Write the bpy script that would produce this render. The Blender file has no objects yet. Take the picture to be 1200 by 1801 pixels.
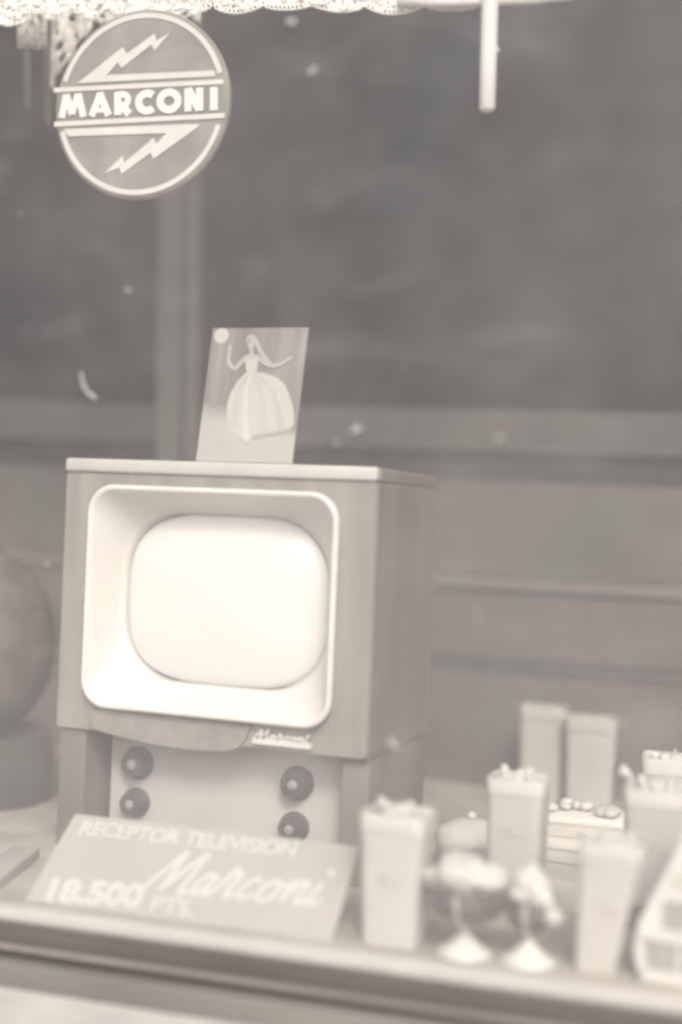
import bpy, bmesh, math, random
from mathutils import Vector, Matrix
random.seed(7)
S = bpy.context.scene
C = S.collection
R = math.radians

# ------------------------------------------------------------ camera frame
F = 2400.0
PSI, RHO = R(16.5), R(2.4)
fw = Vector((-math.sin(PSI), math.cos(PSI), 0)); rr = Vector((math.cos(PSI), math.sin(PSI), 0)); up = Vector((0, 0, 1))
CR = math.cos(RHO)*rr + math.sin(RHO)*up
CU = math.cos(RHO)*up - math.sin(RHO)*rr
CAM = Vector((0, 0, 1.35))
def at(x, y, Y):
    d = fw + CR*((x-600)/F) - CU*((y-900.5)/F)
    return CAM + d*(Y/d.y)
def atz(x, y, Z):
    d = fw + CR*((x-600)/F) - CU*((y-900.5)/F)
    return CAM + d*((Z-1.35)/d.z)
FL = 0.70          # height of the display floor

# ------------------------------------------------------------ materials
def srgb(c):
    return tuple((v/255/12.92 if v/255 <= .04045 else ((v/255+.055)/1.055)**2.4) for v in c)
def mat(name, col, rough=.7, var=.12, scale=12, bump=.15, bscale=60, stretch=(1, 1, 1), spec=.3, emit=0):
    """col is a linear base colour; var = how far noise moves it"""
    m = bpy.data.materials.new(name); m.use_nodes = True
    nt = m.node_tree; b = nt.nodes['Principled BSDF']
    tc = nt.nodes.new('ShaderNodeTexCoord'); mp = nt.nodes.new('ShaderNodeMapping')
    mp.inputs['Scale'].default_value = stretch
    nt.links.new(tc.outputs['Object'], mp.inputs[0])
    n = nt.nodes.new('ShaderNodeTexNoise'); n.inputs['Scale'].default_value = scale; n.inputs['Detail'].default_value = 6
    nt.links.new(mp.outputs[0], n.inputs['Vector'])
    r = nt.nodes.new('ShaderNodeValToRGB')
    r.color_ramp.elements[0].position = .3; r.color_ramp.elements[1].position = .7
    r.color_ramp.elements[0].color = tuple(v*(1-var) for v in col)+(1,)
    r.color_ramp.elements[1].color = tuple(min(1, v*(1+var)) for v in col)+(1,)
    nt.links.new(n.outputs[0], r.inputs[0]); nt.links.new(r.outputs[0], b.inputs['Base Color'])
    b.inputs['Roughness'].default_value = rough
    b.inputs['Specular IOR Level'].default_value = spec
    if bump:
        n2 = nt.nodes.new('ShaderNodeTexNoise'); n2.inputs['Scale'].default_value = bscale; n2.inputs['Detail'].default_value = 4
        nt.links.new(mp.outputs[0], n2.inputs['Vector'])
        bp = nt.nodes.new('ShaderNodeBump'); bp.inputs['Strength'].default_value = bump; bp.inputs['Distance'].default_value = .004
        nt.links.new(n2.outputs[0], bp.inputs['Height']); nt.links.new(bp.outputs[0], b.inputs['Normal'])
    if emit:
        b.inputs['Emission Color'].default_value = (1, .97, .93, 1); b.inputs['Emission Strength'].default_value = emit
    return m
W = (1, .955, .905)      # the warm cast of the faded print
def tone(v, w=1.0): return tuple(v*(1+(k-1)*w) for k in W)
M = {}
M['bezel'] = mat('bezel_plastic', tone(0.65), .35, .03, 5, .04, 40)
M['screen'] = mat('picture_tube_glass', tone(0.56), .12, .02, 4, 0, spec=.5, emit=.17)
M['gasket'] = mat('rubber_gasket', tone(0.5), .6, .1)
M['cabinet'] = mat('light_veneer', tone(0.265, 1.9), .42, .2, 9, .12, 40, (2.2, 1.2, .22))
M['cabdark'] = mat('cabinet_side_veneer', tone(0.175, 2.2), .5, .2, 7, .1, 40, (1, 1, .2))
M['trimlit'] = mat('lit_edge_trim', tone(0.5), .4, .08, 9, .05)  # cabinet edge catching skylight, its paleness put into the colour
M['panel'] = mat('control_panel_paint', tone(0.5, 1.2), .5, .05, 6, .05)
M['knob'] = mat('brown_bakelite', tone(.07, 1.3), .3, .1)
M['knobcap'] = mat('metal_cap', tone(0.27), .25, .05)
M['apron'] = mat('shadow_apron_finish', tone(0.25, 1.9), .9, .12, 30, .2, 300)
M['card'] = mat('price_card_board', tone(0.37, 1.7), .75, .04, 6, .05, 90)
M['ink'] = mat('white_paint_lettering', tone(0.51), .6, .03)
M['plate'] = mat('enamel_grey', tone(0.225, 1.8), .4, .24, 14, .05)
M['plaque'] = mat('enamel_band_dark', tone(0.17, 1.5), .45, .1, 9, .05)
M['enamel'] = mat('enamel_cream', tone(0.6), .4, .05, 30, .05)
M['enamelw'] = mat('enamel_white', tone(0.74), .4, .03, 30, .05)
M['lace'] = mat('crochet_cotton', tone(0.93), .9, .06, 40, .3, 300)
M['drape'] = mat('lace_cloth', tone(0.72, 1.3), .9, .35, 90, .5, 200)
M['tube'] = mat('white_glass_tube', tone(0.62), .2, .02, 9, 0, emit=.04)
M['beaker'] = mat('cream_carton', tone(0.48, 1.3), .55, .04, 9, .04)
M['beakerdim'] = mat('cream_carton_shaded', tone(0.42, 1.6), .6, .08, 9, .04)  # darker copy of the carton cream, dimness at the back painted in
M['rim'] = mat('cream_carton_rim', tone(0.56, 1.2), .55, .05, 20, .05)
M['cream'] = mat('whipped_filling', tone(0.54), .6, .06, 30, .4, 50)
M['print'] = mat('faint_print', tone(0.44, 1.8), .7, .1)
M['floor'] = mat('display_floor_felt', tone(.36, 2.2), .85, .22, 9, .3, 90)
M['ledge'] = mat('ledge_paint', tone(0.47, 1.4), .6, .07, 14, .1)
M['frame'] = mat('window_frame_paint', tone(0.095, 1.9), .5, .2, 8, .15, 50, (.3, 1, 1))
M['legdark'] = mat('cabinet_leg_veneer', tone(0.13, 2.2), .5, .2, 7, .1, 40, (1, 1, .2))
M['lowrail'] = mat('lower_rail_paint', tone(.19, 1.9), .5, .25, 6, .15, 50, (.3, 1, 1))
M['carton'] = mat('carton_paper', tone(.4, 1.6), .7, .08, 9, .05)
M['bead'] = mat('pale_frame_edge', tone(.24, 1.6), .4, .15, 14, .1, 50, (.3, 1, 1))  # bead paler than the rest of the frame
M['sill'] = mat('sill_stone', tone(.48, 1.4), .85, .12, 10, .3, 80)
M['pave'] = mat('pavement_stone', tone(.3), .9, .2, 3, .3, 40)
M['wall'] = mat('shopfront_render', tone(.35), .9, .15, 3, .3, 40)
M['room'] = mat('dark_interior_plaster', (.035, .034, .034), .9, .3, 2, .1)
M['wood'] = mat('reflection_boards', tone(0.118, 1.7), .7, .16, 5, .15, 40, (.25, 1, 1))
M['rail'] = mat('reflection_rail', tone(0.078, 1.6), .6, .15, 5, .15, 40, (.25, 1, 1))
M['mould'] = mat('reflection_moulding', tone(0.155, 1.6), .6, .15, 5, .1, 40, (.25, 1, 1))
M['woodgap'] = mat('reflection_gap', tone(0.035, 0.8), .8, .15)
M['gapsoft'] = mat('reflection_groove', tone(.075, .8), .8, .3)
M['post'] = mat('post_paint', tone(0.15, 1.6), .7, .2, 6, .1, 40, (1, 1, .2))
M['urn'] = mat('grey_glaze', tone(0.125, 2.2), .75, .4, 9, .1)
M['steps'] = mat('step_paint', tone(0.44, 1.3), .7, .06, 7, .1)
M['box'] = mat('pale_box_paper', tone(0.76, 1.3), .7, .07, 12, .08)
M['radio'] = mat('white_radio_plastic', tone(0.62), .3, .03, 9, 0)
M['grille'] = mat('grey_grille_cloth', tone(.30, 1.3), .8, .12, 8, .3, 50, (8, 1, .3))
M['dish'] = mat('dish_glaze', tone(0.58, 1.4), .5, .1)
M['curtainprint'] = mat('photo_print_backdrop', tone(0.19, 1.4), .35, .3, 4, 0, 60, (9, 1, .6))
M['photopale'] = mat('photo_print_floor', tone(0.4, 1.2), .35, .05, 7, 0)
M['photowhite'] = mat('photo_print_dress', tone(0.46, 1.1), .35, .05, 12, 0)
M['photoskin'] = mat('photo_print_skin', tone(0.42, 1.1), .35, .05, 12, 0)
M['photograph_grey'] = mat('photo_print_shadow', tone(0.33, 1.3), .35, .05, 12, 0)
M['fleck'] = mat('pale_glint_fleck', tone(0.42), .8, .1)
def glassmat(name, fac_gloss, tint):
    m = bpy.data.materials.new(name); m.use_nodes = True; nt = m.node_tree
    nt.nodes.remove(nt.nodes['Principled BSDF']); out = nt.nodes['Material Output']
    t = nt.nodes.new('ShaderNodeBsdfTransparent'); t.inputs[0].default_value = tint+(1,)
    g = nt.nodes.new('ShaderNodeBsdfGlossy'); g.inputs['Roughness'].default_value = .12
    f = nt.nodes.new('ShaderNodeFresnel'); f.inputs[0].default_value = 1.45
    mx = nt.nodes.new('ShaderNodeMixShader')
    nt.links.new(f.outputs[0], mx.inputs[0]); nt.links.new(t.outputs[0], mx.inputs[1]); nt.links.new(g.outputs[0], mx.inputs[2])
    d = nt.nodes.new('ShaderNodeBsdfDiffuse'); d.inputs[0].default_value = tone(.5)+(1,)
    m2 = nt.nodes.new('ShaderNodeMixShader'); m2.inputs[0].default_value = fac_gloss
    nt.links.new(mx.outputs[0], m2.inputs[1]); nt.links.new(d.outputs[0], m2.inputs[2]); nt.links.new(m2.outputs[0], out.inputs[0])
    return m
M['glass'] = glassmat('cup_glass', .06, (.82, .80, .77))
def panemat(haze):
    m = bpy.data.materials.new('hazed_window_glass'); m.use_nodes = True; nt = m.node_tree
    nt.nodes.remove(nt.nodes['Principled BSDF']); out = nt.nodes['Material Output']
    L = nt.links.new
    tc = nt.nodes.new('ShaderNodeTexCoord')
    def noise(scale, det, rot, st):
        mp = nt.nodes.new('ShaderNodeMapping'); mp.inputs['Scale'].default_value = st; mp.inputs['Rotation'].default_value = (0, rot, 0)
        L(tc.outputs['Object'], mp.inputs[0])
        n = nt.nodes.new('ShaderNodeTexNoise'); n.inputs['Scale'].default_value = scale; n.inputs['Detail'].default_value = det
        L(mp.outputs[0], n.inputs['Vector']); return n.outputs[0]
    def rng(v, a, b, lo, hi):
        r = nt.nodes.new('ShaderNodeMapRange'); r.inputs[1].default_value = a; r.inputs[2].default_value = b
        r.inputs[3].default_value = lo; r.inputs[4].default_value = hi; L(v, r.inputs[0]); return r.outputs[0]
    def add(a, b):
        n = nt.nodes.new('ShaderNodeMath'); n.operation = 'ADD'; L(a, n.inputs[0]); L(b, n.inputs[1]); return n.outputs[0]
    base = rng(noise(2.2, 6, 0, (1, 1, 1)), .3, .7, haze*.74, haze*1.10)  # overall haze put into the pane as a pale diffuse film
    cloud = rng(noise(9, 8, R(20), (1, 1, 1)), .42, .72, 0, .016)
    streak = rng(noise(6, 6, R(-38), (.9, 1, 2.6)), .55, .76, 0, .024)      # wiped smears
    spots = rng(noise(30, 3, 0, (1, 1, 1)), .68, .80, 0, .03)
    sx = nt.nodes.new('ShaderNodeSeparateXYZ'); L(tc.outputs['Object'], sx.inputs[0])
    low = rng(sx.outputs[2], .66, .0, 0, .026)                             # paler low down: glare haze put into the pane's colour
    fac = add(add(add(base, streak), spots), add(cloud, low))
    d = nt.nodes.new('ShaderNodeBsdfDiffuse'); 
    cr = nt.nodes.new('ShaderNodeValToRGB'); L(noise(3.2, 3, 0, (1, 1, 1)), cr.inputs[0])
    cr.color_ramp.elements[0].position = .38; cr.color_ramp.elements[0].color = (.82, .772, .752, 1)
    cr.color_ramp.elements[1].position = .66; cr.color_ramp.elements[1].color = (.775, .757, .768, 1)
    L(cr.outputs[0], d.inputs[0])
    tl = nt.nodes.new('ShaderNodeBsdfTransparent'); tl.inputs[0].default_value = (1, .995, .985, 1)
    mx = nt.nodes.new('ShaderNodeMixShader'); L(fac, mx.inputs[0]); L(tl.outputs[0], mx.inputs[1]); L(d.outputs[0], mx.inputs[2])
    g = nt.nodes.new('ShaderNodeBsdfGlossy'); g.inputs['Roughness'].default_value = .25
    m2 = nt.nodes.new('ShaderNodeMixShader'); m2.inputs[0].default_value = .02
    L(mx.outputs[0], m2.inputs[1]); L(g.outputs[0], m2.inputs[2]); L(m2.outputs[0], out.inputs[0])
    return m
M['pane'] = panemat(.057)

# ------------------------------------------------------------ object helpers
def link(name, bm, m, parent=None, smooth=False, loc=(0, 0, 0), rot=(0, 0, 0)):
    me = bpy.data.meshes.new(name); bmesh.ops.recalc_face_normals(bm, faces=bm.faces[:])
    bm.to_mesh(me); bm.free()
    if smooth:
        for p in me.polygons: p.use_smooth = True
        if smooth == 'auto':
            try: me.set_sharp_from_angle(angle=R(35))
            except Exception: pass
    me.materials.append(m)
    o = bpy.data.objects.new(name, me); C.objects.link(o)
    o.parent = parent; o.location = loc; o.rotation_euler = rot
    return o
def tag(o, label, cat, group=None, kind=None):
    if label: o['label'] = label
    if cat: o['category'] = cat
    if group: o['group'] = group
    if kind: o['kind'] = kind
    return o
def thing(name, label, cat, loc, rot=(0, 0, 0), group=None):
    o = bpy.data.objects.new(name, None); C.objects.link(o); o.empty_display_size = .05
    o.location = loc; o.rotation_euler = rot
    return tag(o, label, cat, group)
def BM(): return bmesh.new()
def box(bm, x0, x1, y0, y1, z0, z1, bev=0, seg=2, rot=None):
    r = bmesh.ops.create_cube(bm, size=1)
    vs = r['verts']
    bmesh.ops.scale(bm, vec=(x1-x0, y1-y0, z1-z0), verts=vs)
    bmesh.ops.translate(bm, vec=((x0+x1)/2, (y0+y1)/2, (z0+z1)/2), verts=vs)
    if bev:
        es = list({e for v in vs for e in v.link_edges})
        r = bmesh.ops.bevel(bm, geom=es, offset=bev, segments=seg, affect='EDGES', profile=.5)
    return bm
def lathe(bm, prof, seg=32, cx=0, cy=0, cz=0, sx=1, sy=1):
    rings = []
    for r, z in prof:
        if r < 1e-5: rings.append([bm.verts.new((cx, cy, cz+z))])
        else: rings.append([bm.verts.new((cx+sx*r*math.cos(2*math.pi*i/seg), cy+sy*r*math.sin(2*math.pi*i/seg), cz+z)) for i in range(seg)])
    for a, b in zip(rings, rings[1:]):
        for i in range(seg):
            j = (i+1) % seg
            if len(a) == 1 and len(b) == 1: continue
            if len(a) == 1: bm.faces.new((a[0], b[i], b[j]))
            elif len(b) == 1: bm.faces.new((a[i], b[0], a[j]))
            else: bm.faces.new((a[i], b[i], b[j], a[j]))
    return bm
def loft(bm, loops, cap0=False, cap1=False):
    vs = [[bm.verts.new(p) for p in lp] for lp in loops]
    n = len(vs[0])
    for a, b in zip(vs, vs[1:]):
        for i in range(n):
            j = (i+1) % n
            bm.faces.new((a[i], b[i], b[j], a[j]))
    if cap0: bm.faces.new(vs[0])
    if cap1: bm.faces.new(vs[-1])
    return bm
def rrect(hw, hh, rad, n=10, cx=0, cz=0, y=0, skew=0):
    pts = []
    for sx, sz, a0 in ((1, 1, 0), (-1, 1, 90), (-1, -1, 180), (1, -1, 270)):
        for k in range(n+1):
            a = R(a0+90*k/n)
            x = sx*(hw-rad)+rad*math.cos(a); z = sz*(hh-rad)+rad*math.sin(a)
            pts.append((cx+x+skew*z, y, cz+z))
    return pts
def superell(hw, hh, p, n=64, cx=0, cz=0, y=0):
    out = []
    for i in range(n):
        a = 2*math.pi*i/n; c, s = math.cos(a), math.sin(a)
        k = (abs(c)**p+abs(s)**p)**(-1/p)
        out.append((cx+hw*k*c, y, cz+hh*k*s))
    return out
def slab(bm, pts, y0, y1):
    """a polygon in local XZ extruded between depths y0 (front) and y1"""
    f = [bm.verts.new((x, y0, z)) for x, z in pts]; b = [bm.verts.new((x, y1, z)) for x, z in pts]
    bm.faces.new(f); bm.faces.new(b[::-1])
    n = len(pts)
    for i in range(n): bm.faces.new((f[i], b[i], b[(i+1) % n], f[(i+1) % n]))
    return bm
def catmull(P, k=6):
    out = []
    for i in range(len(P)-1):
        p0 = P[max(i-1, 0)]; p1 = P[i]; p2 = P[i+1]; p3 = P[min(i+2, len(P)-1)]
        for j in range(k):
            t = j/k
            out.append(tuple(.5*((2*p1[d])+(-p0[d]+p2[d])*t+(2*p0[d]-5*p1[d]+4*p2[d]-p3[d])*t*t+(-p0[d]+3*p1[d]-3*p2[d]+p3[d])*t**3) for d in range(len(p1))))
    out.append(tuple(P[-1])); return out
def ribbon(bm, pts, w, y0, y1, taper=None):
    n = len(pts); L_, R_ = [], []
    for i, p in enumerate(pts):
        a = pts[max(i-1, 0)]; b = pts[min(i+1, n-1)]
        dx, dz = b[0]-a[0], b[1]-a[1]; l = math.hypot(dx, dz) or 1
        ww = w/2*(taper(i/(n-1)) if taper else 1)
        L_.append((p[0]-dz/l*ww, p[1]+dx/l*ww)); R_.append((p[0]+dz/l*ww, p[1]-dx/l*ww))
    for i in range(n-1):
        slab(bm, [L_[i], L_[i+1], R_[i+1], R_[i]], y0, y1)
def circ(cx, cz, r, n=24): return [(cx+r*math.cos(2*math.pi*i/n), cz+r*math.sin(2*math.pi*i/n)) for i in range(n)]
def tube(bm, pts, rad, seg=10):
    pts = [Vector(p) for p in pts]; loops = []
    for i, p in enumerate(pts):
        d = (pts[min(i+1, len(pts)-1)]-pts[max(i-1, 0)]).normalized()
        a = d.cross(Vector((0, 1, 0)));
        if a.length < .1: a = d.cross(Vector((1, 0, 0)))
        a.normalize(); b = d.cross(a)
        r_ = rad[i] if isinstance(rad, (list, tuple)) else rad
        loops.append([p+r_*(a*math.cos(2*math.pi*k/seg)+b*math.sin(2*math.pi*k/seg)) for k in range(seg)])
    return loft(bm, loops, True, True)
def lump(bm, c, r, sub=2, amp=.25, sq=(1, 1, 1), freq=5.0):
    res = bmesh.ops.create_icosphere(bm, subdivisions=sub, radius=1)
    o = Vector((random.random()*9, random.random()*9, random.random()*9))
    from mathutils import noise
    for v in res['verts']:
        k = 1+amp*noise.noise(v.co*freq*.5+o)
        v.co = Vector((v.co.x*sq[0], v.co.y*sq[1], v.co.z*sq[2]))*r*k+Vector(c)
def text_bm(s, size, offset=0.0, depth=.0012, width=None, height=None, x=0, z=0, shear=0, sp=1.0):
    """built-in lettering as a mesh in local XZ facing -Y, left edge at x, baseline at z"""
    cu = bpy.data.curves.new('t', 'FONT'); cu.body = s; cu.size = size; cu.offset = offset; cu.extrude = depth/2; cu.space_character = sp
    cu.shear = shear
    ob = bpy.data.objects.new('t', cu); C.objects.link(ob)
    dg = bpy.context.evaluated_depsgraph_get()
    me = bpy.data.meshes.new_from_object(ob.evaluated_get(dg))
    bm = BM(); bm.from_mesh(me)
    bpy.data.objects.remove(ob); bpy.data.curves.remove(cu); bpy.data.meshes.remove(me)
    xs = [v.co.x for v in bm.verts]; ys = [v.co.y for v in bm.verts]
    sx = width/(max(xs)-min(xs)) if width else 1; sy = height/(max(ys)-min(ys)) if height else 1
    x0, yy0 = min(xs), min(ys)
    for v in bm.verts:
        X, Yc, Zc = v.co
        v.co = ((X-x0)*sx+x, -Zc, (Yc-yy0)*sy+z)
    return bm
def shift(bm, v):
    bmesh.ops.translate(bm, vec=v, verts=bm.verts[:]); return bm

# ============================================================ SETTING
b = BM(); box(b, -40, 40, -60, 1.78, -.2, 0)
tag(link('pavement', b, M['pave']), None, None, kind='structure')
b = BM(); box(b, -3.2, 2.4, 1.965, 3.36, FL-.05, FL)
tag(link('display_floor', b, M['floor']), None, None, kind='structure')
b = BM(); box(b, -5, 4, 1.965, 9, 0, .02); tag(link('shop_floor', b, M['room']), None, None, kind='structure')
b = BM(); box(b, -5.2, 4.2, 9, 9.2, 0, 3.4); tag(link('wall_back', b, M['room']), None, None, kind='structure')
b = BM(); box(b, -5.2, -5, 2.1, 9, 0, 3.4); tag(link('wall_left', b, M['room']), None, None, kind='structure')
b = BM(); box(b, 4, 4.2, 2.1, 9, 0, 3.4); tag(link('wall_right', b, M['room']), None, None, kind='structure')
b = BM(); box(b, -5.2, 4.2, 2.1, 9.2, 3.4, 3.5); tag(link('ceiling', b, M['room']), None, None, kind='structure')

# shop front: stall riser, jambs, header, sill
sf = thing('shop_front', 'pale rendered shopfront wall with a stone sill beneath the display window', 'wall', (0, 1.8, 0))
b = BM(); box(b, -5.2, 4.2, -.14, .15, 0, .529); box(b, -5.2, -3.201, 0, .28, .53, 3.5); box(b, 2.401, 4.2, 0, .28, .53, 3.5)
box(b, -3.2, 2.4, 0, .28, 3.1, 3.5); link('wall', b, M['wall'], sf)
b = BM(); box(b, -3.2, 2.4, -.20, .0685, .53, .602, .006)
link('sill', b, M['sill'], sf)

# window frame bottom rail with its mouldings, and the pane
wf = thing('window_frame', 'dark painted wooden rail with a pale bead below the glass', 'window frame', (0, 1.9, FL))
b = BM(); box(b, -3.2, 2.4, 0, .055, -.20, -.022, .003)
link('rail', b, M['frame'], wf)
b = BM(); box(b, -3.2, 2.4, -.03, -.0005, -.20, -.062, .004)
link('lower_rail', b, M['lowrail'], wf)
b = BM(); box(b, -3.2, 2.4, -.012, -.0005, -.050, -.0435, .002)
link('bead', b, M['bead'], wf)
b = BM(); box(b, -3.2, 2.4, .030, .062, -.020, .001, .005)
link('ledge', b, M['ledge'], wf)
pn = thing('window_pane', 'shop window glass with painted haze and smears, in front of the whole display', 'window', (0, 1.92, FL-.02))
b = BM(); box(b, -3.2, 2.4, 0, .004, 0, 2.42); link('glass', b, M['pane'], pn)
for (x, y, pts, w) in ((625, 757, [(-5, 0), (0, -1), (6, -3)], 13), (590, 778, [(-2, 0), (3, 1)], 7), (225, 512, [(-4, -6), (2, 2)], 6),
                       (150, 682, [(-10, -26), (-6, -6), (4, 8), (20, 20)], 11), (690, 1310, [(-3, -6), (3, 5)], 17), (510, 38, [(-2, 0), (6, 0)], 16),
                       (547, 126, [(-2, 3), (4, -4)], 11), (878, 772, [(-2, 2), (2, -2)], 9), (1095, 1270, [(-3, 4), (3, -4)], 7), (82, 992, [(0, -1), (1, 2)], 7),
                       (708, 640, [(0, -1), (1, 2)], 3), (35, 374, [(0, -1), (1, 2)], 4), (840, 1080, [(-1, -12), (2, 8)], 4)):
    p = at(x, y, 1.917); k = 1.95/F; b = BM()
    for i, q in enumerate(catmull(pts, 4)):
        lump(b, (p.x+q[0]*k, -.0015, p.z-pn.location.z-q[1]*k), w*k*.42*random.uniform(.6, 1.1), 2, .9, (1, .12, 1), 8)
    link('fleck', b, M['fleck'], pn, True)  # glints and specks on the glass built as pale lumps

# ============================================================ PARTITION FOR STREET REFLECTIONS + POST
pt = thing('reflection_partition', 'low panelled partition with horizontal mouldings, added in place of reflected street bands', 'partition', (0, 3.3, FL))  # street reflections in the window built as panels, gaps and mouldings
def zrow(y, x=900, Y=3.3): return at(x, y, Y).z-FL
z720, z795, z850, z1005, z1022, z1042, z1062, z1160, z1185 = [zrow(v) for v in (722, 797, 848, 1000, 1016, 1040, 1062, 1160, 1186)]
b = BM(); box(b, -3.6, 2.4, -.004, .04, z1185, z1160-.001); link('gap', b, M['gapsoft'], pt)
b = BM(); box(b, -3.6, 2.4, -.02, .04, 0, z1185-.002, .004); link('panel', b, M['wood'], pt)
b = BM(); box(b, -3.6, 2.4, -.01, .04, z1160, z1042-.001, .004); link('panel', b, M['wood'], pt)
b = BM(); box(b, -3.6, 2.4, -.024, .04, z1042, z1022, .008); link('moulding', b, M['mould'], pt)
b = BM(); box(b, -3.6, 2.4, -.012, .04, z1022+.001, z850, .004); link('panel', b, M['wood'], pt)
b = BM(); box(b, -3.6, 2.4, .01, .04, z850+.001, z795-.001); link('gap', b, M['woodgap'], pt)
b = BM(); box(b, -3.6, 2.4, -.02, .04, z795, z720, .006); link('rail', b, M['rail'], pt)

pb = at(300, 1500, 3.22); pw = thing('wooden_post', 'tall grey painted post rising behind the partition and the round sign', 'post', (pb.x, 3.205, FL), (0, R(-2.0), 0))
k = 3.35/F
b = BM(); box(b, -40*k, 10*k, 0, .05, .0005, 2.65, .006); link('upright', b, M['post'], pw)
b = BM(); box(b, 15*k, 40*k, .008, .05, .0005, 2.65, .004); box(b, 10*k+.001, 15*k-.001, .025, .045, .0005, 2.65); link('edge_strip', b, M['post'], pw)

# ============================================================ TELEVISION
TV = at(380, 1080, 2.28)
tv = thing('television_set', 'large pale wood television set with a white screen surround and dark knobs', 'television', (TV.x, TV.y, FL), (0, 0, R(-4)))
h = TV.z-FL
def Z(z): return z+h
b = BM()
ic = rrect(.308, .239, .008, 12, -.014, Z(.007), .004); fr = rrect(.307, .238, .007, 12, -.014, Z(.007), .0025)
op = rrect(.242, .200, .05, 12, -.015, Z(.019), .0025); op2 = rrect(.242, .200, .05, 12, -.015, Z(.019), .30)
bk = rrect(.308, .239, .008, 12, -.014, Z(.007), .36)
loft(b, [op2, op, fr, ic, bk], True, True)
link('cabinet', b, M['cabinet'], tv, 'auto')
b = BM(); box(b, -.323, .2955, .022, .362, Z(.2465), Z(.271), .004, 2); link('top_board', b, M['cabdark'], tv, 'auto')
b = BM(); box(b, -.323, .2945, -.004, .0215, Z(.2465), Z(.272), .006, 3); link('top_trim', b, M['trimlit'], tv, 'auto')
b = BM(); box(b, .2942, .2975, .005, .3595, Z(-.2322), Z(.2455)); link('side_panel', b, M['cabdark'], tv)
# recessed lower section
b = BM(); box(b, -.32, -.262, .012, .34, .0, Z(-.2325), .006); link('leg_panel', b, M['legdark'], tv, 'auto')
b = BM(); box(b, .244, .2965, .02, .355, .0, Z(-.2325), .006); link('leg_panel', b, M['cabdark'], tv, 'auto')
b = BM(); box(b, -.25, .2425, .085, .12, .01, Z(-.233), .005); cp = link('control_panel', b, M['panel'], tv, 'auto')
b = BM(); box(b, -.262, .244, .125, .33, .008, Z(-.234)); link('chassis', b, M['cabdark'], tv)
# bowed apron added for the curved shadow under the screen surround
pts = catmull([(-.243, -.192), (-.240, -.225), (-.17, -.238), (-.07, -.246), (.02, -.243), (.062, -.228), (.078, -.192)], 6)
b = BM(); slab(b, [(x, Z(z)) for x, z in pts], -.004, .05)
ap = link('shadow_apron', b, M['apron'], tv)
# screen surround
ox, oz = -.015, .019
def RR(dw, dh, rad, y, cx=0, cz=0): return rrect(.247+dw, .205+dh, rad, 12, ox+cx, Z(oz+cz), y)
b = BM()
loft(b, [RR(-.004, -.004, .05, .004), RR(.0, 0, .052, -.006), RR(.001, .001, .053, -.014), RR(-.002, -.002, .05, -.019), RR(-.007, -.007, .047, -.0195), RR(-.011, -.011, .044, -.014),
         RR(-.016, -.016, .045, -.002), RR(-.026, -.029, .075, .03), RR(-.033, -.039, .105, .052), RR(-.036, -.043, .112, .062), RR(-.040, -.046, .115, .063), RR(-.040, -.046, .115, .075)])
link('screen_surround', b, M['bezel'], tv, True)
b = BM(); loft(b, [RR(-.038, -.044, .117, .066), RR(-.043, -.049, .117, .066), RR(-.043, -.049, .117, .085)]); link('gasket', b, M['gasket'], tv, True)
b = BM(); loops = []
for s, y in ((1, .082), (.97, .068), (.93, .060), (.8, .050), (.6, .042), (.35, .037), (.12, .035)):
    loops.append(superell(.206*s, .159*s, 3.2 if s > .5 else 2.4, 64, ox, Z(oz), y))
loft(b, loops, False, True); link('screen', b, M['screen'], tv, True)
# knobs
def tvloc(px, py, y):      # local x,z on the panel depth y
    n = Vector((math.sin(R(4)), math.cos(R(4)), 0)); X = Vector((math.cos(R(4)), -math.sin(R(4)), 0))
    o = TV+n*y; d = fw+CR*((px-600)/F)-CU*((py-900.5)/F)
    p = CAM+d*(((o-CAM)@n)/(d@n)); v = p-o
    return v@X, v.z+h
def knob(px, py, r, y=.085):
    x, z = tvloc(px, py, y-.02)
    b = BM(); lathe(b, [(0, -.001), (r, -.001), (r, .006), (r*.86, .010), (r*.82, .026), (r*.74, .030), (r*.45, .031), (r*.40, .027), (0, .027)], 28)
    bmesh.ops.rotate(b, cent=(0, 0, 0), matrix=Matrix.Rotation(R(90), 3, 'X'), verts=b.verts[:])
    shift(b, (x, y-.001, z)); kn = link('knob', b, M['knob'], tv, 'auto')
    b = BM(); lathe(b, [(0, 0), (r*.33, 0), (r*.33, .004), (r*.2, .006), (0, .006)], 18)
    bmesh.ops.rotate(b, cent=(0, 0, 0), matrix=Matrix.Rotation(R(90), 3, 'X'), verts=b.verts[:])
    shift(b, (x, y-.0285, z)); link('knob_cap', b, M['knobcap'], kn, True)
knob(236, 1344, .031); knob(518, 1380, .031); knob(232, 1414, .028); knob(512, 1458, .028)
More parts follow.
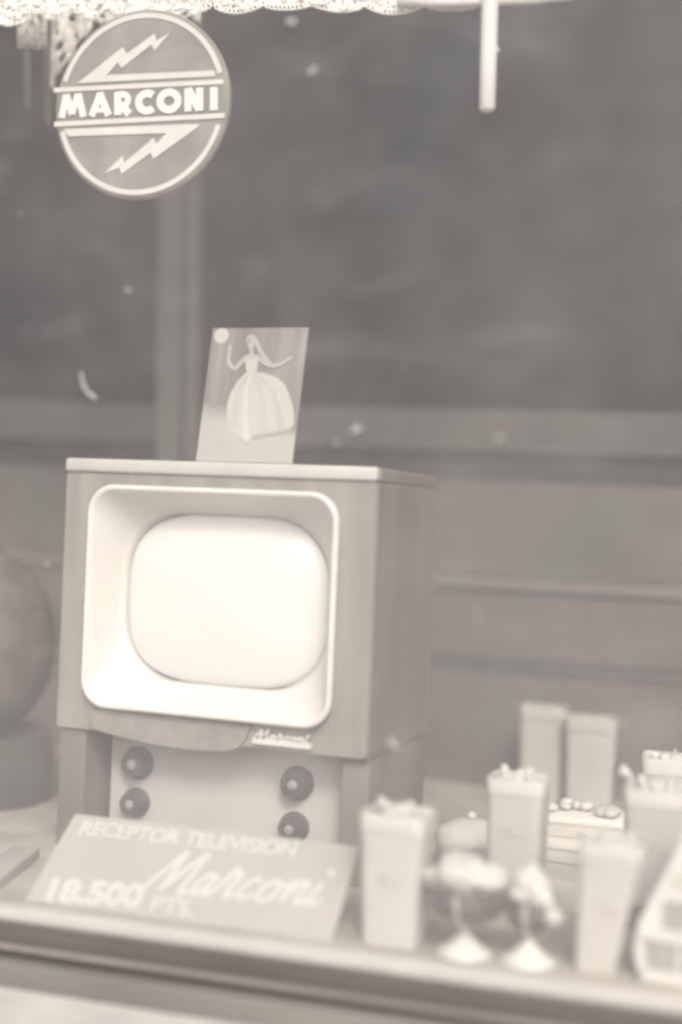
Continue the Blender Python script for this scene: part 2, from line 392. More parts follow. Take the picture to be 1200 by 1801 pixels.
# nameplate with a script name
x0, z0 = tvloc(446, 1304, .0); x1, z1 = tvloc(549, 1312, .0)
SCRIPT = [[(0, 0), (.12, .5), (.24, 1.0), (.30, .55), (.34, .06)], [(.34, .06), (.5, .62), (.64, 1.0), (.68, .5), (.70, .1), (.76, .02), (.86, .12)],
          [(1.14, .44), (1.0, .52), (.9, .25), (.98, .03), (1.1, .2), (1.15, .52), (1.13, .15), (1.2, .03), (1.3, .14)],
          [(1.3, .14), (1.4, .70), (1.46, .55), (1.56, .58), (1.52, .2), (1.58, .03), (1.68, .14)],
          [(1.98, .4), (1.87, .52), (1.74, .25), (1.84, .03), (2.02, .16)],
          [(2.26, .52), (2.13, .38), (2.11, .12), (2.25, .03), (2.38, .2), (2.33, .44), (2.22, .5), (2.42, .4), (2.52, .44)],
          [(2.52, .44), (2.58, .5), (2.57, .04)], [(2.57, .2), (2.72, .52), (2.82, .44), (2.81, .12), (2.88, .03), (2.98, .14)],
          [(3.04, .52), (3.02, .12), (3.1, .03), (3.24, .18)]]
def script(bm, x, z, w, hh, wid, y0, y1, sh=.25):
    for st in SCRIPT:
        P = [(x+(a+sh*c)/3.3*w, z+c*hh) for a, c in st]
        n0 = len(bm.verts); ym = (y0+y1)/2
        tube(bm, [(px_, ym, pz_) for px_, pz_ in catmull(P, 6)], wid/2, 8)
        bm.verts.ensure_lookup_table()
        for v in bm.verts[n0:]: v.co.y = ym+(v.co.y-ym)*(abs(y1-y0)/wid)
    c = (x+(3.06+sh*.75)/3.3*w, z+.78*hh); slab(bm, circ(c[0], c[1], wid*.7, 10), y0, y1)
b = BM(); box(b, x0, x1, -.008, .004, z0-.003, z0+.006, .001); script(b, x0+.002, z0+.006, x1-x0-.006, .017, .0042, -.008, -.002)
link('nameplate', b, M['radio'], tv)

# photograph standing on the set
cb = at(428, 805, 2.275)
pc = thing('photo_card', 'upright photograph of a woman in a white ball gown, standing on the television', 'photograph', (cb.x-.004, cb.y+.012, TV.z+.2725), (R(-11), 0, R(-4)))
w_, h_ = .190, .253
def cz(X, Yp):
    v = 1-(Yp-110)/1165; l = 85+150*v
    return ((X-l)/885-.5)*w_, v*h_
b = BM(); box(b, -w_/2, w_/2, 0, .003, 0, h_, .0006); link('print', b, M['curtainprint'], pc)
def pm(v, w=1.3): return mat('photo_print_tone', tone(v, w), .35, .05, 9, 0)
for q, (h0, h1, v) in enumerate(((.25, .44, .235), (.235, .41, .285), (.22, .375, .335), (.205, .34, .37), (.19, .31, .40))):
    b = BM(); slab(b, [(-w_/2+.001, .001), (w_/2-.001, .001), (w_/2-.001, h_*h0), (w_*.15, h_*(h0+h1)*.52), (-w_/2+.001, h_*h1)], -.0003-.00008*q, -.0001); link('studio_floor', b, pm(v), pc)
gown = [(555, 500), (655, 500), (740, 512), (830, 545), (900, 600), (945, 690), (985, 830), (978, 960), (900, 995), (780, 1010), (640, 1030), (600, 1085), (560, 1110), (520, 1090), (470, 1040), (400, 965), (378, 880), (375, 800), (400, 700), (440, 630), (490, 560), (555, 500)]
b = BM(); slab(b, [cz(*p) for p in catmull(gown, 3)[:-1]], -.0013, -.0008)
slab(b, [cz(*p) for p in catmull([(535, 365), (560, 350), (600, 362), (640, 350), (668, 362), (660, 430), (640, 505), (565, 505), (545, 430), (535, 365)], 3)[:-1]], -.0014, -.0008); link('gown', b, pm(.45), pc)
for P, v in (([(600, 505), (560, 650), (545, 850), (560, 1095)], .50), ([(625, 510), (690, 700), (720, 1000)], .42), ([(640, 505), (800, 680), (880, 985)], .41), ([(580, 505), (470, 700), (450, 980)], .42)):
    b = BM(); ribbon(b, catmull([cz(*p) for p in P], 5), .010, -.0018, -.0014, lambda t: .25+1.2*t); link('gown_fold', b, pm(v), pc)
b = BM(); ribbon(b, catmull([cz(*p) for p in [(548, 375), (500, 425), (452, 468), (410, 440), (390, 395), (398, 320), (405, 262)]], 4), .0088, -.0022, -.0015, lambda t: 1.1-.45*t)
ribbon(b, catmull([cz(*p) for p in [(655, 372), (715, 410), (790, 445), (870, 428), (925, 400), (968, 372)]], 4), .0088, -.0022, -.0015, lambda t: 1.1-.5*t)
slab(b, [cz(*p) for p in [(588, 300), (616, 300), (622, 345), (650, 368), (600, 385), (555, 368), (582, 345)]], -.0021, -.0015)
slab(b, [(x, z*1.0) for x, z in [(cz(602, 258)[0]+.0072*math.cos(a*.393), cz(602, 258)[1]+.0098*math.sin(a*.393)) for a in range(16)]], -.0024, -.0015); link('figure', b, pm(.37, 1.6), pc)
b = BM(); slab(b, [cz(*p) for p in catmull([(552, 262), (556, 205), (590, 176), (630, 180), (664, 225), (700, 300), (760, 385), (800, 432), (730, 402), (672, 330), (645, 270), (630, 225), (600, 210), (572, 225), (552, 262)], 3)[:-1]], -.0028, -.0024); link('veil', b, pm(.36), pc)
b = BM(); ribbon(b, catmull([cz(*p) for p in [(610, 1066), (700, 1045), (860, 1022), (990, 1000)]], 3), .006, -.0018, -.0012, lambda t: 1.2-.8*t); link('floor_line', b, pm(.31), pc)
b = BM(); slab(b, circ(*cz(318, 180), .0145, 20), -.0014, -.0006); link('sticker', b, M['photowhite'], pc)

# ============================================================ ROUND SIGN
dc = at(247, 183, 2.3)
ds = thing('round_sign', 'round grey enamel sign with two lightning bolts and a MARCONI band, hanging at top left', 'sign', (dc.x, 2.3, dc.z))
def dz(X, Yp):
    p = at(X/2.4, Yp/2.4, 2.3); return p.x-dc.x, p.z-dc.z
def dzs(P): return [dz(*p) for p in P]
r0 = .1755
b = BM(); prof = [(0, 0), (r0-.004, 0), (r0, .004), (r0, .013), (r0-.003, .016), (0, .016)]
lathe(b, prof, 96); bmesh.ops.rotate(b, cent=(0, 0, 0), matrix=Matrix.Rotation(R(-90), 3, 'X'), verts=b.verts[:])
link('disc', b, M['plate'], ds, 'auto')
b = BM()      # raised ring, broken by the band
def arc(a0, a1):
    ri, ro = .1585, .168
    n = 60
    P = [(ro*math.cos(R(a0+(a1-a0)*i/n)), ro*math.sin(R(a0+(a1-a0)*i/n))) for i in range(n+1)]
    Q = [(ri*math.cos(R(a0+(a1-a0)*i/n)), ri*math.sin(R(a0+(a1-a0)*i/n))) for i in range(n+1)]
    for i in range(n): slab(b, [P[i], P[i+1], Q[i+1], Q[i]], -.002, .001)
arc(17.5, 162.5); link('ring', b, M['enamel'], ds)
b = BM(); arc(196, 344); link('ring', b, M['enamel'], ds)
b = BM(); slab(b, dzs([(240, 395), (940, 358), (945, 478), (245, 514)]), -.0008, .001); link('name_band', b, M['plaque'], ds)
b = BM(); slab(b, dzs([(230, 372), (945, 336), (945, 356), (230, 391)]), -.003, .001); slab(b, dzs([(232, 515), (950, 478), (950, 499), (232, 536)]), -.003, .001)
link('border_line', b, M['enamel'], ds)
b = BM(); slab(b, dzs([(330, 352), (520, 200), (537, 228), (655, 142), (662, 172), (724, 138), (690, 172), (655, 215), (640, 190), (515, 290), (500, 264), (452, 318), (905, 298), (912, 322)]), -.0025, .001)
link('lightning_bolt', b, M['enamel'], ds)
b = BM(); slab(b, dzs([(272, 545), (838, 524), (842, 534), (650, 672), (638, 645), (515, 737), (506, 708), (443, 733), (520, 658), (526, 688), (650, 583), (662, 608), (705, 563), (292, 576)]), -.0025, .001)
link('lightning_bolt', b, M['enamel'], ds)
b = BM(); ky = [0]
def st(P, w=25):
    # letter strokes in zoomed-photograph pixels: x along the band, height above the baseline
    ky[0] += 1; pts = []
    for X, hgt in P:
        bl = 499-(X-255)*33/660; pts.append(dz(X, bl-hgt))
    ribbon(b, pts, w/F*1.32, -.0032-.00008*ky[0], -.0005)
def ell(cx, cy, rx, ry, a0, a1, n=22): return [(cx+rx*math.cos(R(a0+(a1-a0)*i/n)), cy+ry*math.sin(R(a0+(a1-a0)*i/n))) for i in range(n+1)]
st([(263, 0), (283, 97)], 24); st([(281, 97), (308, 14)], 24); st([(306, 14), (334, 97)], 24); st([(333, 97), (356, 0)], 24)
st([(390, 0), (428, 97)], 24); st([(424, 97), (462, 0)], 24); st([(402, 24), (450, 24)], 16)
st([(501, 0), (501, 97)], 26); st([(501, 86), (522, 86)]+ell(522, 63, 22, 23, 90, -90)+[(501, 40)], 21); st([(520, 40), (549, 0)], 26)
st(ell(625, 48, 36, 37, 48, 312), 25); st(ell(717, 48, 38, 37, 0, 360), 25)
st([(797, 0), (797, 97)], 24); st([(797, 94), (845, 4)], 25); st([(846, 0), (846, 97)], 24); st([(906, 0), (906, 97)], 26)
link('lettering', b, M['enamelw'], ds)
b = BM(); tube(b, [(-.05, .012, .168), (-.03, .012, .24), (0, .012, .33)], .0012, 6); tube(b, [(.05, .012, .168), (.03, .012, .24), (0, .012, .33)], .0012, 6); link('hanging_wire', b, M['gasket'], ds)

# ============================================================ LACE, TUBE, RODS
def ring(bm, c, r, t, seg=9, ms=4):
    loops = []
    ph = random.random()
    for i in range(seg):
        a = 2*math.pi*(i+ph)/seg
        loops.append([(c[0]+(r+t*math.cos(2*math.pi*j/ms))*math.cos(a), c[1]+t*math.sin(2*math.pi*j/ms), c[2]+(r+t*math.cos(2*math.pi*j/ms))*math.sin(a)) for j in range(ms)])
    vs = [[bm.verts.new(p) for p in l] for l in loops]
    for i in range(seg):
        for j in range(ms):
            bm.faces.new((vs[i][j], vs[(i+1) % seg][j], vs[(i+1) % seg][(j+1) % ms], vs[i][(j+1) % ms]))
def edge(x):
    e = 5+(13+4*math.sin(x*.021))*abs(math.sin(math.pi*(x-270+9*math.sin(x*.013))/95))**.6
    if x < 45: e = 44-abs(x-15)*.3
    elif x < 80: e = 20
    elif x < 345: e = 24+8*math.sin(x/11)
    return e
lc = thing('lace_valance', 'white crochet lace trim with scalloped edge across the top of the window', 'lace trim', at(350, -60, 2.32))
b = BM(); x = -40; lo = lc.location
while x < 835:
    y = -62
    while y < edge(x)-3:
        p = at(x+random.uniform(-2, 2), y+random.uniform(-2, 2), 2.32+random.uniform(-.004, .004))-lo
        ring(b, p, random.uniform(.0034, .0054), random.uniform(.0017, .0026))
        if random.random() < .9:
            lump(b, p+Vector((random.uniform(-.004, .004), .002, random.uniform(-.004, .004))), random.uniform(.0035, .006), 1, .4)
        y += 8.2
    p = at(x, edge(x)-1, 2.32)-lo; ring(b, p, .0042, .0019)
    x += 7.4
link('crochet_edging', b, M['lace'], lc, True)
# header tape the crochet hangs from
b = BM(); p0 = at(-60, -62, 2.33)-lo; p1 = at(850, -62, 2.33)-lo
tube(b, [p0, (p0+p1)/2, p1], .008, 8); link('header_cord', b, M['lace'], lc, True)
# gathered drape behind the round sign
def drape(name, lab, xs, top, bot, Y, amp, cat='curtain'):
    o = at((xs[0]+xs[1])/2, top, Y); b = BM(); n, mrows = 60, 14
    g = []
    for j in range(mrows+1):
        row = []
        for i in range(n+1):
            x = xs[0]+(xs[1]-xs[0])*i/n; yb = bot(x)
            y = top+(yb-top)*j/mrows
            p = at(x, y, Y)-o
            p.y += amp*math.sin(i*.75+j*.1)+amp*.5*math.sin(i*1.9+j*.3)
            row.append(b.verts.new(p))
        g.append(row)
    for j in range(mrows):
        for i in range(n):
            # open-work: leave small holes like the lace's
            if (i*7+j*13) % 11 in (0, 4) and 1 < i < n-1 and j > 1: continue
            b.faces.new((g[j][i], g[j][i+1], g[j+1][i+1], g[j+1][i]))
    ob = link(name, b, M['drape'], None, True, o)
    so = ob.modifiers.new('thickness', 'SOLIDIFY'); so.thickness = .002
    return tag(ob, lab, cat)
drape('lace_curtain', 'gathered greyish lace curtain hanging behind the round sign', (86, 352), -50,
      lambda x: (112-.0*x) + (45*max(0, (120-x)/34)) - (70 if x > 160 else (x-120)*1.6 if x > 120 else 0) + 7*math.sin(x/7), 2.5, .012)
drape('lace_curtain', 'short pale strip of lace curtain at the far left, left of the round sign', (32, 80), -50, lambda x: 84-3*math.sin(x/6), 2.45, .006)
for (x, ya, yb, wd, lab) in ((48, 60, 190, 12, 'slim pale hanging rod beneath the short lace strip at far left'), (85, 60, 222, 15, 'slim pale hanging rod against the left edge of the round sign')):
    o = at(x, ya, 2.62); b = BM(); e = at(x+1, yb, 2.62)-o; k = wd/2*2.7/F
    tube(b, [(0, 0, .25), (0, 0, 0), e*.5, e-Vector((0, 0, -.006)), e], [k*.4, k, k, k, k*.5], 12)
    tag(link('hanging_rod', b, M['urn'], None, True, o), lab, 'rod', 'rods hanging among the lace')
o = at(862, 8, 2.3); e = at(857, 197, 2.3)-o; k = 15*2.33/F
b = BM(); tube(b, [(0, 0, .12), (0, 0, 0), e*.25, e*.5, e*.97, e*.985, e], [k*1.02, k*1.02, k, k, k*.97, k*.8, k*.4], 20)
t = thing('hanging_tube', 'bright white glass tube hanging straight down from the top rail', 'lamp tube', o)
link('glass_tube', b, M['tube'], t, True)
b = BM(); tube(b, [e*.40+Vector((k*.9, 0, 0)), e*.44+Vector((k*1.2, -.001, 0))], .003, 8); link('clip', b, M['gasket'], t)
o = at(860, 6, 2.31)
b = BM(); p0 = at(700, 4, 2.31)-o; p1 = at(1010, -10, 2.31)-o
tube(b, [p0, p0*.5, p1*.5, p1], .0085, 12)
tag(link('curtain_rail', b, M['bezel'], None, True, o), 'straight white rail above the hanging white tube', 'rail')

# ============================================================ PRICE CARD
sb = (at(40, 1600, 1.985)+at(580, 1665, 1.985))/2
P0 = atz(40, 1602, FL+.001); P1 = atz(580, 1667, FL+.001)
P0.y = max(P0.y, 1.972); P1.y = max(P1.y, 1.972)
T0 = at(130, 1430, P0.y+.125); T1 = at(630, 1495, P1.y+.125)
cen = (P0+P1)/2; yaw = math.atan2(P1.y-P0.y, P1.x-P0.x)
hz = ((T0.z+T1.z)/2-FL); hy = .125; H = math.hypot(hz, hy); tilt = math.atan2(hy, hz)
Wd = ((P1-P0).length+(T1-T0).length)/2
cen.x = (P0.x+P1.x+T0.x+T1.x)/4
ps = thing('price_card', 'wide beige price card lettered in white, leaning back before the television', 'sign', (cen.x, cen.y, FL+.002), (-tilt, 0, yaw))
b = BM(); slab(b, [(-Wd/2-.020, 0), (Wd/2-.003, 0), (Wd/2, H*.5), (Wd/2, H), (0, H+.0012), (-Wd/2, H)], 0, .005); link('board', b, M['card'], ps)
def uv(px, py):      # picture point -> card plane
    Rm = Matrix.Rotation(yaw, 3, 'Z')@Matrix.Rotation(-tilt, 3, 'X')
    X, N, Zv = Rm@Vector((1, 0, 0)), Rm@Vector((0, 1, 0)), Rm@Vector((0, 0, 1))
    o = Vector(ps.location); d = fw+CR*((px-600)/F)-CU*((py-900.5)/F)
    p = CAM+d*(((o-CAM)@N)/(d@N)); v = p-o
    return v@X, v@Zv
def line(txt, a, e, hh, off, name='lettering'):
    (xa, za), (xb, zb) = uv(*a), uv(*e)
    b = text_bm(txt, .03, off, .002, xb-xa, hh, 0, 0)
    bmesh.ops.rotate(b, cent=(0, 0, 0), matrix=Matrix.Rotation(-math.atan2(zb-za, xb-xa), 3, 'Y'), verts=b.verts[:])
    shift(b, (xa, -.0012, za)); link(name, b, M['ink'], ps)
line('RECEPTOR TELEVISION', (138, 1470), (518, 1510), .029, .0009)
line('18.500', (78, 1588), (246, 1600), .046, .0016)
line('PTS.', (262, 1604), (338, 1614), .028, .0008)
(xa, za), (xb, zb) = uv(245, 1568), uv(562, 1596)
b = BM(); script(b, 0, 0, xb-xa, .078, .0095, -.0018, -.0002, .42)
bmesh.ops.rotate(b, cent=(0, 0, 0), matrix=Matrix.Rotation(-math.atan2(zb-za, xb-xa), 3, 'Y'), verts=b.verts[:])
shift(b, (xa, 0, za)); link('script_lettering', b, M['ink'], ps)
# strut behind the card so that it stands
b = BM(); box(b, -.03, .03, .0052, .008, .0, H*.8)
link('backing_strip', b, M['card'], ps)

# ============================================================ BEAKERS
def sqring(hw, hd, rad, z, cx=0):
    return [(x+cx, zz, z) for (x, _, zz) in rrect(hw, hd, rad, 5)]
def beaker(name, label, px, pyb, Y, wt, wb, hgt, loc_z=FL, m='beaker', top='bits', lean=0, group='tapered cream beakers', marks=True):
    o = at(px, pyb, Y); o.z = loc_z+.0005
    k = (o.y/at(px, pyb, 1).y)
    t = thing(name, label, 'beaker', o, (0, 0, R(random.uniform(-4, 4))), group)
    hw, hb = wt/2, wb/2; b = BM(); L = []
    for f, e in ((0, -.003), (.01, 0), (.5, 0), (.86, 0)):
        w = hb+(hw-hb)*f+e; L.append(sqring(w, w*.9, w*.3, hgt*f, lean*(1-f)))
    loft(b, L, True, False); link('body', b, M[m], t, 'auto')
    b = BM(); L = []
    for f, e in ((.855, .0004), (.86, .0012), (.985, .0018), (1.0, .0008), (1.0, -.0025), (.90, -.0035)):
        w = hb+(hw-hb)*f+e; L.append(sqring(w, w*.9, w*.3, hgt*f, lean*(1-f)))
    loft(b, L); link('rim', b, M['rim' if m == 'beaker' else m], t, 'auto')
    b = BM(); w = hw*.82
    loft(b, [sqring(hw*.9, hw*.8, hw*.3, hgt*.93)], True)
    for i in range(20 if top == 'bits' else 12):
        a = random.uniform(0, 6.28); rad = random.uniform(.2, 1)*w*.75
        lump(b, (math.cos(a)*rad, math.sin(a)*rad*.8, hgt*(.97+random.uniform(0, .035 if top == 'bits' else .01))), random.uniform(.006, .011), 2, .6)
    if top == 'bits':
        for s, hh_ in ((-.25, .075), (.2, .06), (.05, .03)):
            lump(b, (s*hw*2, -.01, hgt*(1+hh_*.6)), .009, 2, .6, (.9, .9, 1.3))
    link('filling', b, M['cream' if m == 'beaker' else m], t, True)
    if marks:
        b = BM(); f = .52; w = (hb+(hw-hb)*f)*.9
        box(b, -w*.45, w*.05, -w-.0016, -w-.0003, hgt*f, hgt*f+.004); box(b, -w*.3, w*.5, -w-.0012, -w-.0001, hgt*(f-.05), hgt*(f-.05)+.003)
        link('label_print', b, M['print'], t)
    return t
beaker('beaker', 'cream square beaker heaped with white bits, just right of the price card', 692, 1682, 2.02, .100, .084, .200)
beaker('beaker', 'cream beaker with a heaped rim standing on the pale step behind the ice cups', 908, 1525, 2.24, .094, .086, .172, FL+.056)
beaker('beaker', 'strongly tapering cream beaker between the ice cups and the white radio', 1068, 1728, 2.015, .092, .056, .194, top='flat', lean=-.018)
beaker('beaker', 'cream beaker with a white stirrer poking out, behind the strongly tapering one', 1150, 1560, 2.22, .100, .086, .180, FL+.056, top='bits')
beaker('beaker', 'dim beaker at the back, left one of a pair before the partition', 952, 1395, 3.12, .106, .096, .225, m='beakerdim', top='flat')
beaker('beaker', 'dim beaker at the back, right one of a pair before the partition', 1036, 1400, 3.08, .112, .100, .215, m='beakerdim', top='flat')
beaker('beaker', 'pale beaker at the right margin behind the one with the stirrer', 1178, 1430, 2.5, .100, .086, .19, FL+.05, top='flat', marks=False)
# stirrer in the beaker
o = at(1092, 1352, 2.2); b = BM(); e = at(1128, 1385, 2.22)-o
tube(b, [(0, 0, 0), e*.3, e*.6, e], [.010, .008, .004, .004], 10)
tag(link('stirrer', b, M['cream'], None, True, o), 'small white round-ended stirrer sticking out of a cream beaker on the right', 'stirrer')

# ============================================================ STEP, BOXES, DISHES
o = atz(915, 1598, FL); o.z = FL
b = BM(); box(b, -.115, .36, 0, .36, .0005, .055, .004)
tag(link('display_step', b, M['steps'], None, 'auto', o, (0, 0, R(-1))), 'low cream painted step carrying the beakers behind the ice cups', 'display step')
def flatbox(label, px, py, Y, w, d, hgt, z, rz=0, m='box', lid=True):
    o = at(px, py, Y); o.z = z+.0006
    t = thing('flat_box', label, 'box', o, (0, 0, R(rz)), 'pale flat boxes among the beakers')
    b = BM(); box(b, -w/2+.002, w/2-.002, .002, d-.002, 0, hgt*.62, .002); link('tray', b, M['dish'], t, 'auto')
    b = BM(); box(b, -w/2, w/2, 0, d, hgt*.62+.0004, hgt, .003); link('lid', b, M[m], t, 'auto'); return t
z1 = FL+.056
flatbox('lower of two pale flat boxes stacked between the beakers', 1030, 1500, 2.38, .17, .12, .036, z1, -6)
flatbox('upper pale flat box with white sweets on its lid, between the beakers', 1020, 1470, 2.42, .15, .11, .036, z1+.0372, 3)
sw = at(1020, 1470, 2.42)
b = BM()
for i in range(16): lump(b, (random.uniform(-.06, .06), random.uniform(.02, .09), .004+.003*random.random()), random.uniform(.010, .015), 2, .3, (1, 1, .6))
tag(link('sweets', b, M['cream'], None, True, (sw.x, sw.y, z1+.0372+.040)), 'scatter of white sweets on top of the upper flat box', 'sweets', kind='stuff')
# white knotted sweets along the front of the step
o = at(1000, 1478, 2.3)
flatbox('small pale box on the left end of the cream step', 832, 1530, 2.22, .055, .06, .028, FL+.056, 8)
# dim rounded dish behind
o = at(828, 1490, 2.5); o.z = FL
b = BM(); lathe(b, [(.0, 0), (.03, 0), (.034, .006), (.062, .03), (.068, .055), (.06, .075), (.03, .088), (0, .092)], 32); 
t = thing('covered_dish', 'greyish domed dish behind the step, right of the nearest tall beaker', 'dish', (o.x, o.y, FL+.0005)); link('dish_body', b, M['dish'], t, True)
b = BM(); lathe(b, [(0, .09), (.008, .092), (.01, .1), (0, .106)], 16); link('lid_knob', b, M['dish'], t, True)
# little pale cup right of the television
o = at(659, 1394, 2.50); 
b = BM(); lathe(b, [(0, 0), (.012, 0), (.014, .004), (.02, .018), (.026, .040), (.024, .041), (.016, .02), (0, .008)], 28)
t = thing('small_cup', 'small pale cup on a dark stand beside the television base', 'cup', (o.x, o.y, FL+.0005)); 
hcup = o.z-FL
shift(b, (0, 0, hcup)); link('cup_bowl', b, M['dish'], t, True)
b = BM(); lathe(b, [(0, 0), (.045, 0), (.045, .006), (.014, .014), (.010, .03), (.009, hcup-.01), (.014, hcup), (0, hcup)], 28); link('stand', b, M['knob'], t, True)

# ============================================================ ICE CUPS
def icecup(label, px, pyb, rb, rf, hgt, cream, Y=2.0):
    o = atz(px, pyb, FL); o.y = max(o.y, 1.968+rf); o.x = at(px, pyb, o.y).x
    t = thing('ice_cup', label, 'dessert glass', (o.x, o.y, FL+.0005), (0, 0, 0), 'dessert glasses at the front of the display')
    b = BM(); lathe(b, [(0, 0), (rf, 0), (rf, .003), (rf*.72, .010), (rf*.38, .022), (.007, hgt*.26), (.006, hgt*.33), (0, hgt*.33)], 36); link('foot', b, M['radio'], t, True)
    b = BM(); z0 = hgt*.33
    out = [(.004, z0), (rb*.45, z0+.006), (rb*.8, z0+hgt*.16), (rb*.98, z0+hgt*.38), (rb, z0+hgt*.5)]
    inn = [(rb-.003, z0+hgt*.5), (rb*.92, z0+hgt*.36), (rb*.72, z0+hgt*.17), (rb*.4, z0+.011), (0, z0+.009)]
    lathe(b, out+inn, 40); link('bowl', b, M['glass'], t, True)
    b = BM(); tube(b, [(0, -.002, z0*.95), (-.002, -rb*.5, z0+.01), (-.003, -rb*.86, z0+hgt*.2), (-.003, -rb-.001, z0+hgt*.46)], [.004, .003, .002, .002], 8); link('highlight_rib', b, M['radio'], t, True)  # white strip built as the highlight on stem and bowl
    b = BM()
    for (cx, cy, cz_, r, sq) in cream: lump(b, (cx, cy, z0+hgt*.5+cz_), r, 3, .45, sq, 4.5)
    link('whipped_cream', b, M['cream'], t, True)
    return t
icecup('wide dessert glass piled with whipped cream, nearest the square beaker', 815, 1703, .066, .042, .128,
       [(-.045, 0, .0, .022, (1, 1, .8)), (-.012, -.01, .012, .034, (1.1, 1, .8)), (.03, 0, .008, .028, (1.1, 1, .8)), (.05, .01, 0, .018, (1, 1, .8)), (-.02, .02, .02, .022, (1, 1, .8))])
icecup('narrower dessert glass with cream drooping over its right side', 928, 1722, .040, .042, .118,
       [(0, 0, .012, .027, (1, 1, 1.05)), (.018, -.012, -.006, .020, (1, 1, 1)), (.036, -.022, -.022, .014, (1, .9, .9)), (-.014, -.01, 0, .018, (1, 1, .9)), (0, 0, .034, .015, (1, 1, 1))])

# ============================================================ RADIO AT RIGHT
o = atz(1135, 1742, FL); o.y = max(o.y, 1.99); o.x = at(1135, 1742, o.y).x
rd = thing('table_radio', 'white rounded plastic radio with grey grille windows, cut off by the right margin', 'radio', (o.x, o.y, FL+.0005), (0, 0, R(-3)))
def rl(px, py): p = at(px, py, o.y); return p.x-o.x, p.z-FL
def outline(off=0):
    P = [(1122, 1712), (1117, 1680), (1120, 1635), (1136, 1600), (1160, 1555), (1182, 1510), (1204, 1466)]
    L = [rl(*p) for p in P]
    L = [(x+off, z) for x, z in L]
    base = rl(1142, 1742)
    ztop = L[-1][1]; xr = .30
    left = catmull([(base[0]+off, .004+off), (L[0][0]+.002, L[0][1])]+L[1:], 4)
    return left+[(left[-1][0]+.012, ztop+.012-off), (xr-left[-1][0]-.012, ztop+.012-off)]+[(xr-x, z) for x, z in reversed(left)]
b = BM(); slab(b, outline(0), 0, .11)
bmesh.ops.bevel(b, geom=[e for e in b.edges if abs(e.verts[0].co.y) < 1e-6 and abs(e.verts[1].co.y) < 1e-6], offset=.005, segments=3, affect='EDGES')
link('casing', b, M['radio'], rd, 'auto')
def win(name, P, m, y0=-.001, y1=.002, r=0):
    b = BM(); slab(b, [rl(*p) for p in P], y0, y1); return link(name, b, m, rd)
g1 = win('grille_window', [(1134, 1654), (1190, 1662), (1190, 1712), (1138, 1704)], M['grille'])
win('grille_window', [(1198, 1663), (1262, 1672), (1262, 1722), (1198, 1713)], M['grille'])
win('grille_window', [(1168, 1588), (1208, 1593), (1208, 1642), (1163, 1634)], M['grille'])
win('grille_window', [(1216, 1594), (1270, 1601), (1270, 1651), (1216, 1643)], M['grille'])
win('dial_window', [(1184, 1532), (1260, 1541), (1260, 1577), (1176, 1566)], M['panel'])
b = BM()
def bar(P, w): ribbon(b, [rl(*p) for p in P], w, -.006, .001)
bar([(1124, 1640), (1160, 1646), (1300, 1664)], .012); bar([(1128, 1718), (1200, 1728), (1300, 1741)], .010); bar([(1170, 1578), (1300, 1592)], .007)
link('raised_trim', b, M['radio'], rd)

# ============================================================ LEFT: round vessel and leaflet
o = at(-52, 1392, 2.62)
k = 2.75/F
o.z = FL
cz_ = at(-52, 1130, 2.62).z-FL
Rr = 148*k
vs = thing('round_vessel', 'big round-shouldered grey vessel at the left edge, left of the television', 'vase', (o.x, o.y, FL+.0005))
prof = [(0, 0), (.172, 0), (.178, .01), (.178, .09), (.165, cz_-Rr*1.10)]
for i in range(13):
    a = R(-72+i*12.2); prof.append((Rr*math.cos(a), cz_+Rr*1.24*math.sin(a)))
prof += [(.045, cz_+Rr*1.12), (.05, cz_+Rr*1.2), (0, cz_+Rr*1.2)]
b = BM(); lathe(b, [(r_, z_) for r_, z_ in prof if z_ < cz_-Rr*1.0]+[(0.03, cz_-Rr*1.03)], 48); link('foot', b, M['knob'], vs, 'auto')  # wide dark drum added where shadow lies under the vessel
b = BM(); lathe(b, [(0, cz_-Rr*1.06)]+[(r_, z_) for r_, z_ in prof if z_ >= cz_-Rr*1.08], 64); link('body', b, M['urn'], vs, 'auto')
b = BM()
for f in (.45,):
    rz = Rr*math.cos(math.asin(f)); lathe(b, [(rz-.002, cz_+Rr*1.12*f-.006), (rz+.004, cz_+Rr*1.12*f-.003), (rz+.004, cz_+Rr*1.12*f+.003), (rz-.004, cz_+Rr*1.12*f+.006)], 64)
link('ridge', b, M['urn'], vs, True)
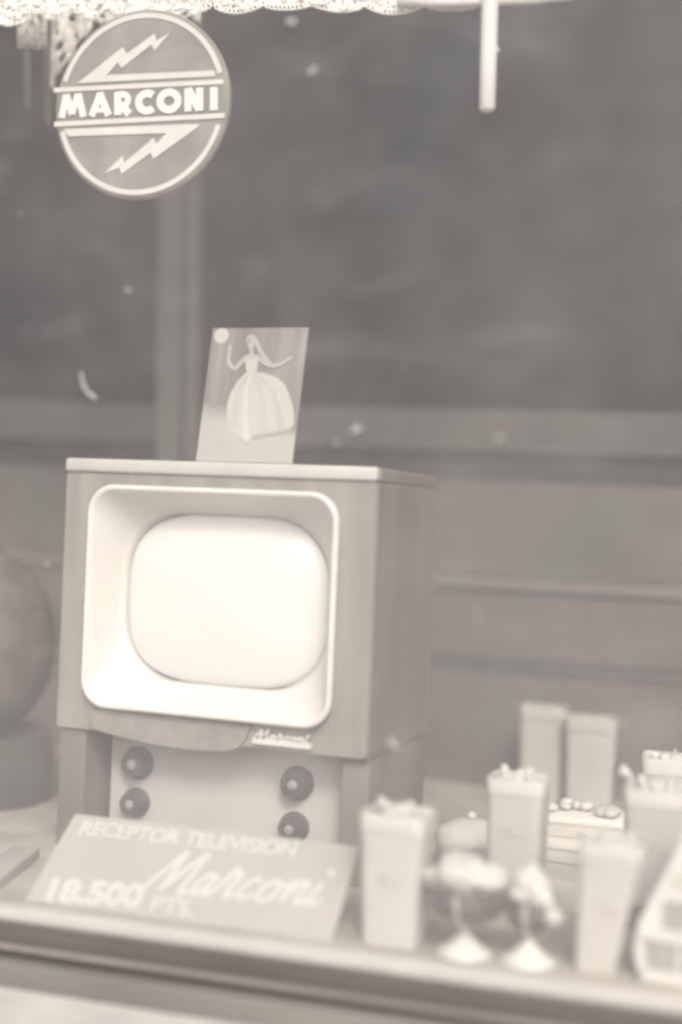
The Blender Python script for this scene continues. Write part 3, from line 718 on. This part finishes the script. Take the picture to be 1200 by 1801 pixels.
# pale flat carton lying at an angle beside the price card
a = atz(88, 1478, FL+.02); c = atz(-20, 1560, FL+.02)
d = (a-c); ang = math.atan2(d.y, d.x)
b = BM(); box(b, -.14, .14, 0, .05, 0, .020, .003)
mid = (a+c)/2
t = thing('flat_carton', 'long pale flat carton lying at an angle at the left edge, beside the price card', 'carton', (mid.x-.04*math.cos(ang), mid.y-.04*math.sin(ang), FL+.0005), (0, 0, ang))
link('carton_body', b, M['carton'], t, 'auto')
b = BM(); box(b, -.1405, .1405, -.0008, .0508, .0125, .0208, .002); link('carton_lid', b, M['carton'], t, 'auto')

# ============================================================ LIGHT
w = bpy.data.worlds.new('World'); S.world = w; w.use_nodes = True
nt = w.node_tree; bg = nt.nodes['Background']
sky = nt.nodes.new('ShaderNodeTexSky'); sky.sky_type = 'NISHITA'; sky.sun_disc = False
sky.sun_elevation = R(42); sky.sun_rotation = R(155); sky.air_density = 1.0; sky.dust_density = 6
hs = nt.nodes.new('ShaderNodeHueSaturation'); hs.inputs['Saturation'].default_value = .12
nt.links.new(sky.outputs[0], hs.inputs['Color'])
nt.links.new(hs.outputs[0], bg.inputs[0]); bg.inputs[1].default_value = .15
sl = bpy.data.lights.new('sun', 'SUN'); sl.energy = 1.5; sl.angle = R(14); sl.color = (1, .95, .88)
so = bpy.data.objects.new('sun', sl); C.objects.link(so)
dirv = Vector((.42, -1, .92)).normalized()
so.rotation_euler = (-dirv).to_track_quat('-Z', 'Y').to_euler(); so.location = (2, -4, 5)

# ============================================================ CAMERA
cd = bpy.data.cameras.new('camera'); co = bpy.data.objects.new('camera', cd); C.objects.link(co)
Mx = Matrix((CR, CU, -fw)).transposed().to_4x4(); Mx.translation = CAM
co.matrix_world = Mx
cd.sensor_fit = 'HORIZONTAL'; cd.sensor_width = 36; cd.lens = 72; cd.clip_start = .05; cd.clip_end = 400
cd.dof.use_dof = True; cd.dof.focus_distance = 2.5; cd.dof.aperture_fstop = .85
S.camera = co
S.view_settings.view_transform = 'Standard'; S.view_settings.look = 'None'; S.view_settings.gamma = 1
S.view_settings.exposure = .3
S.render.engine = 'CYCLES'
S.cycles.use_denoising = True
S.cycles.max_bounces = 6; S.cycles.transparent_max_bounces = 16
S.cycles.filter_width = 3.2
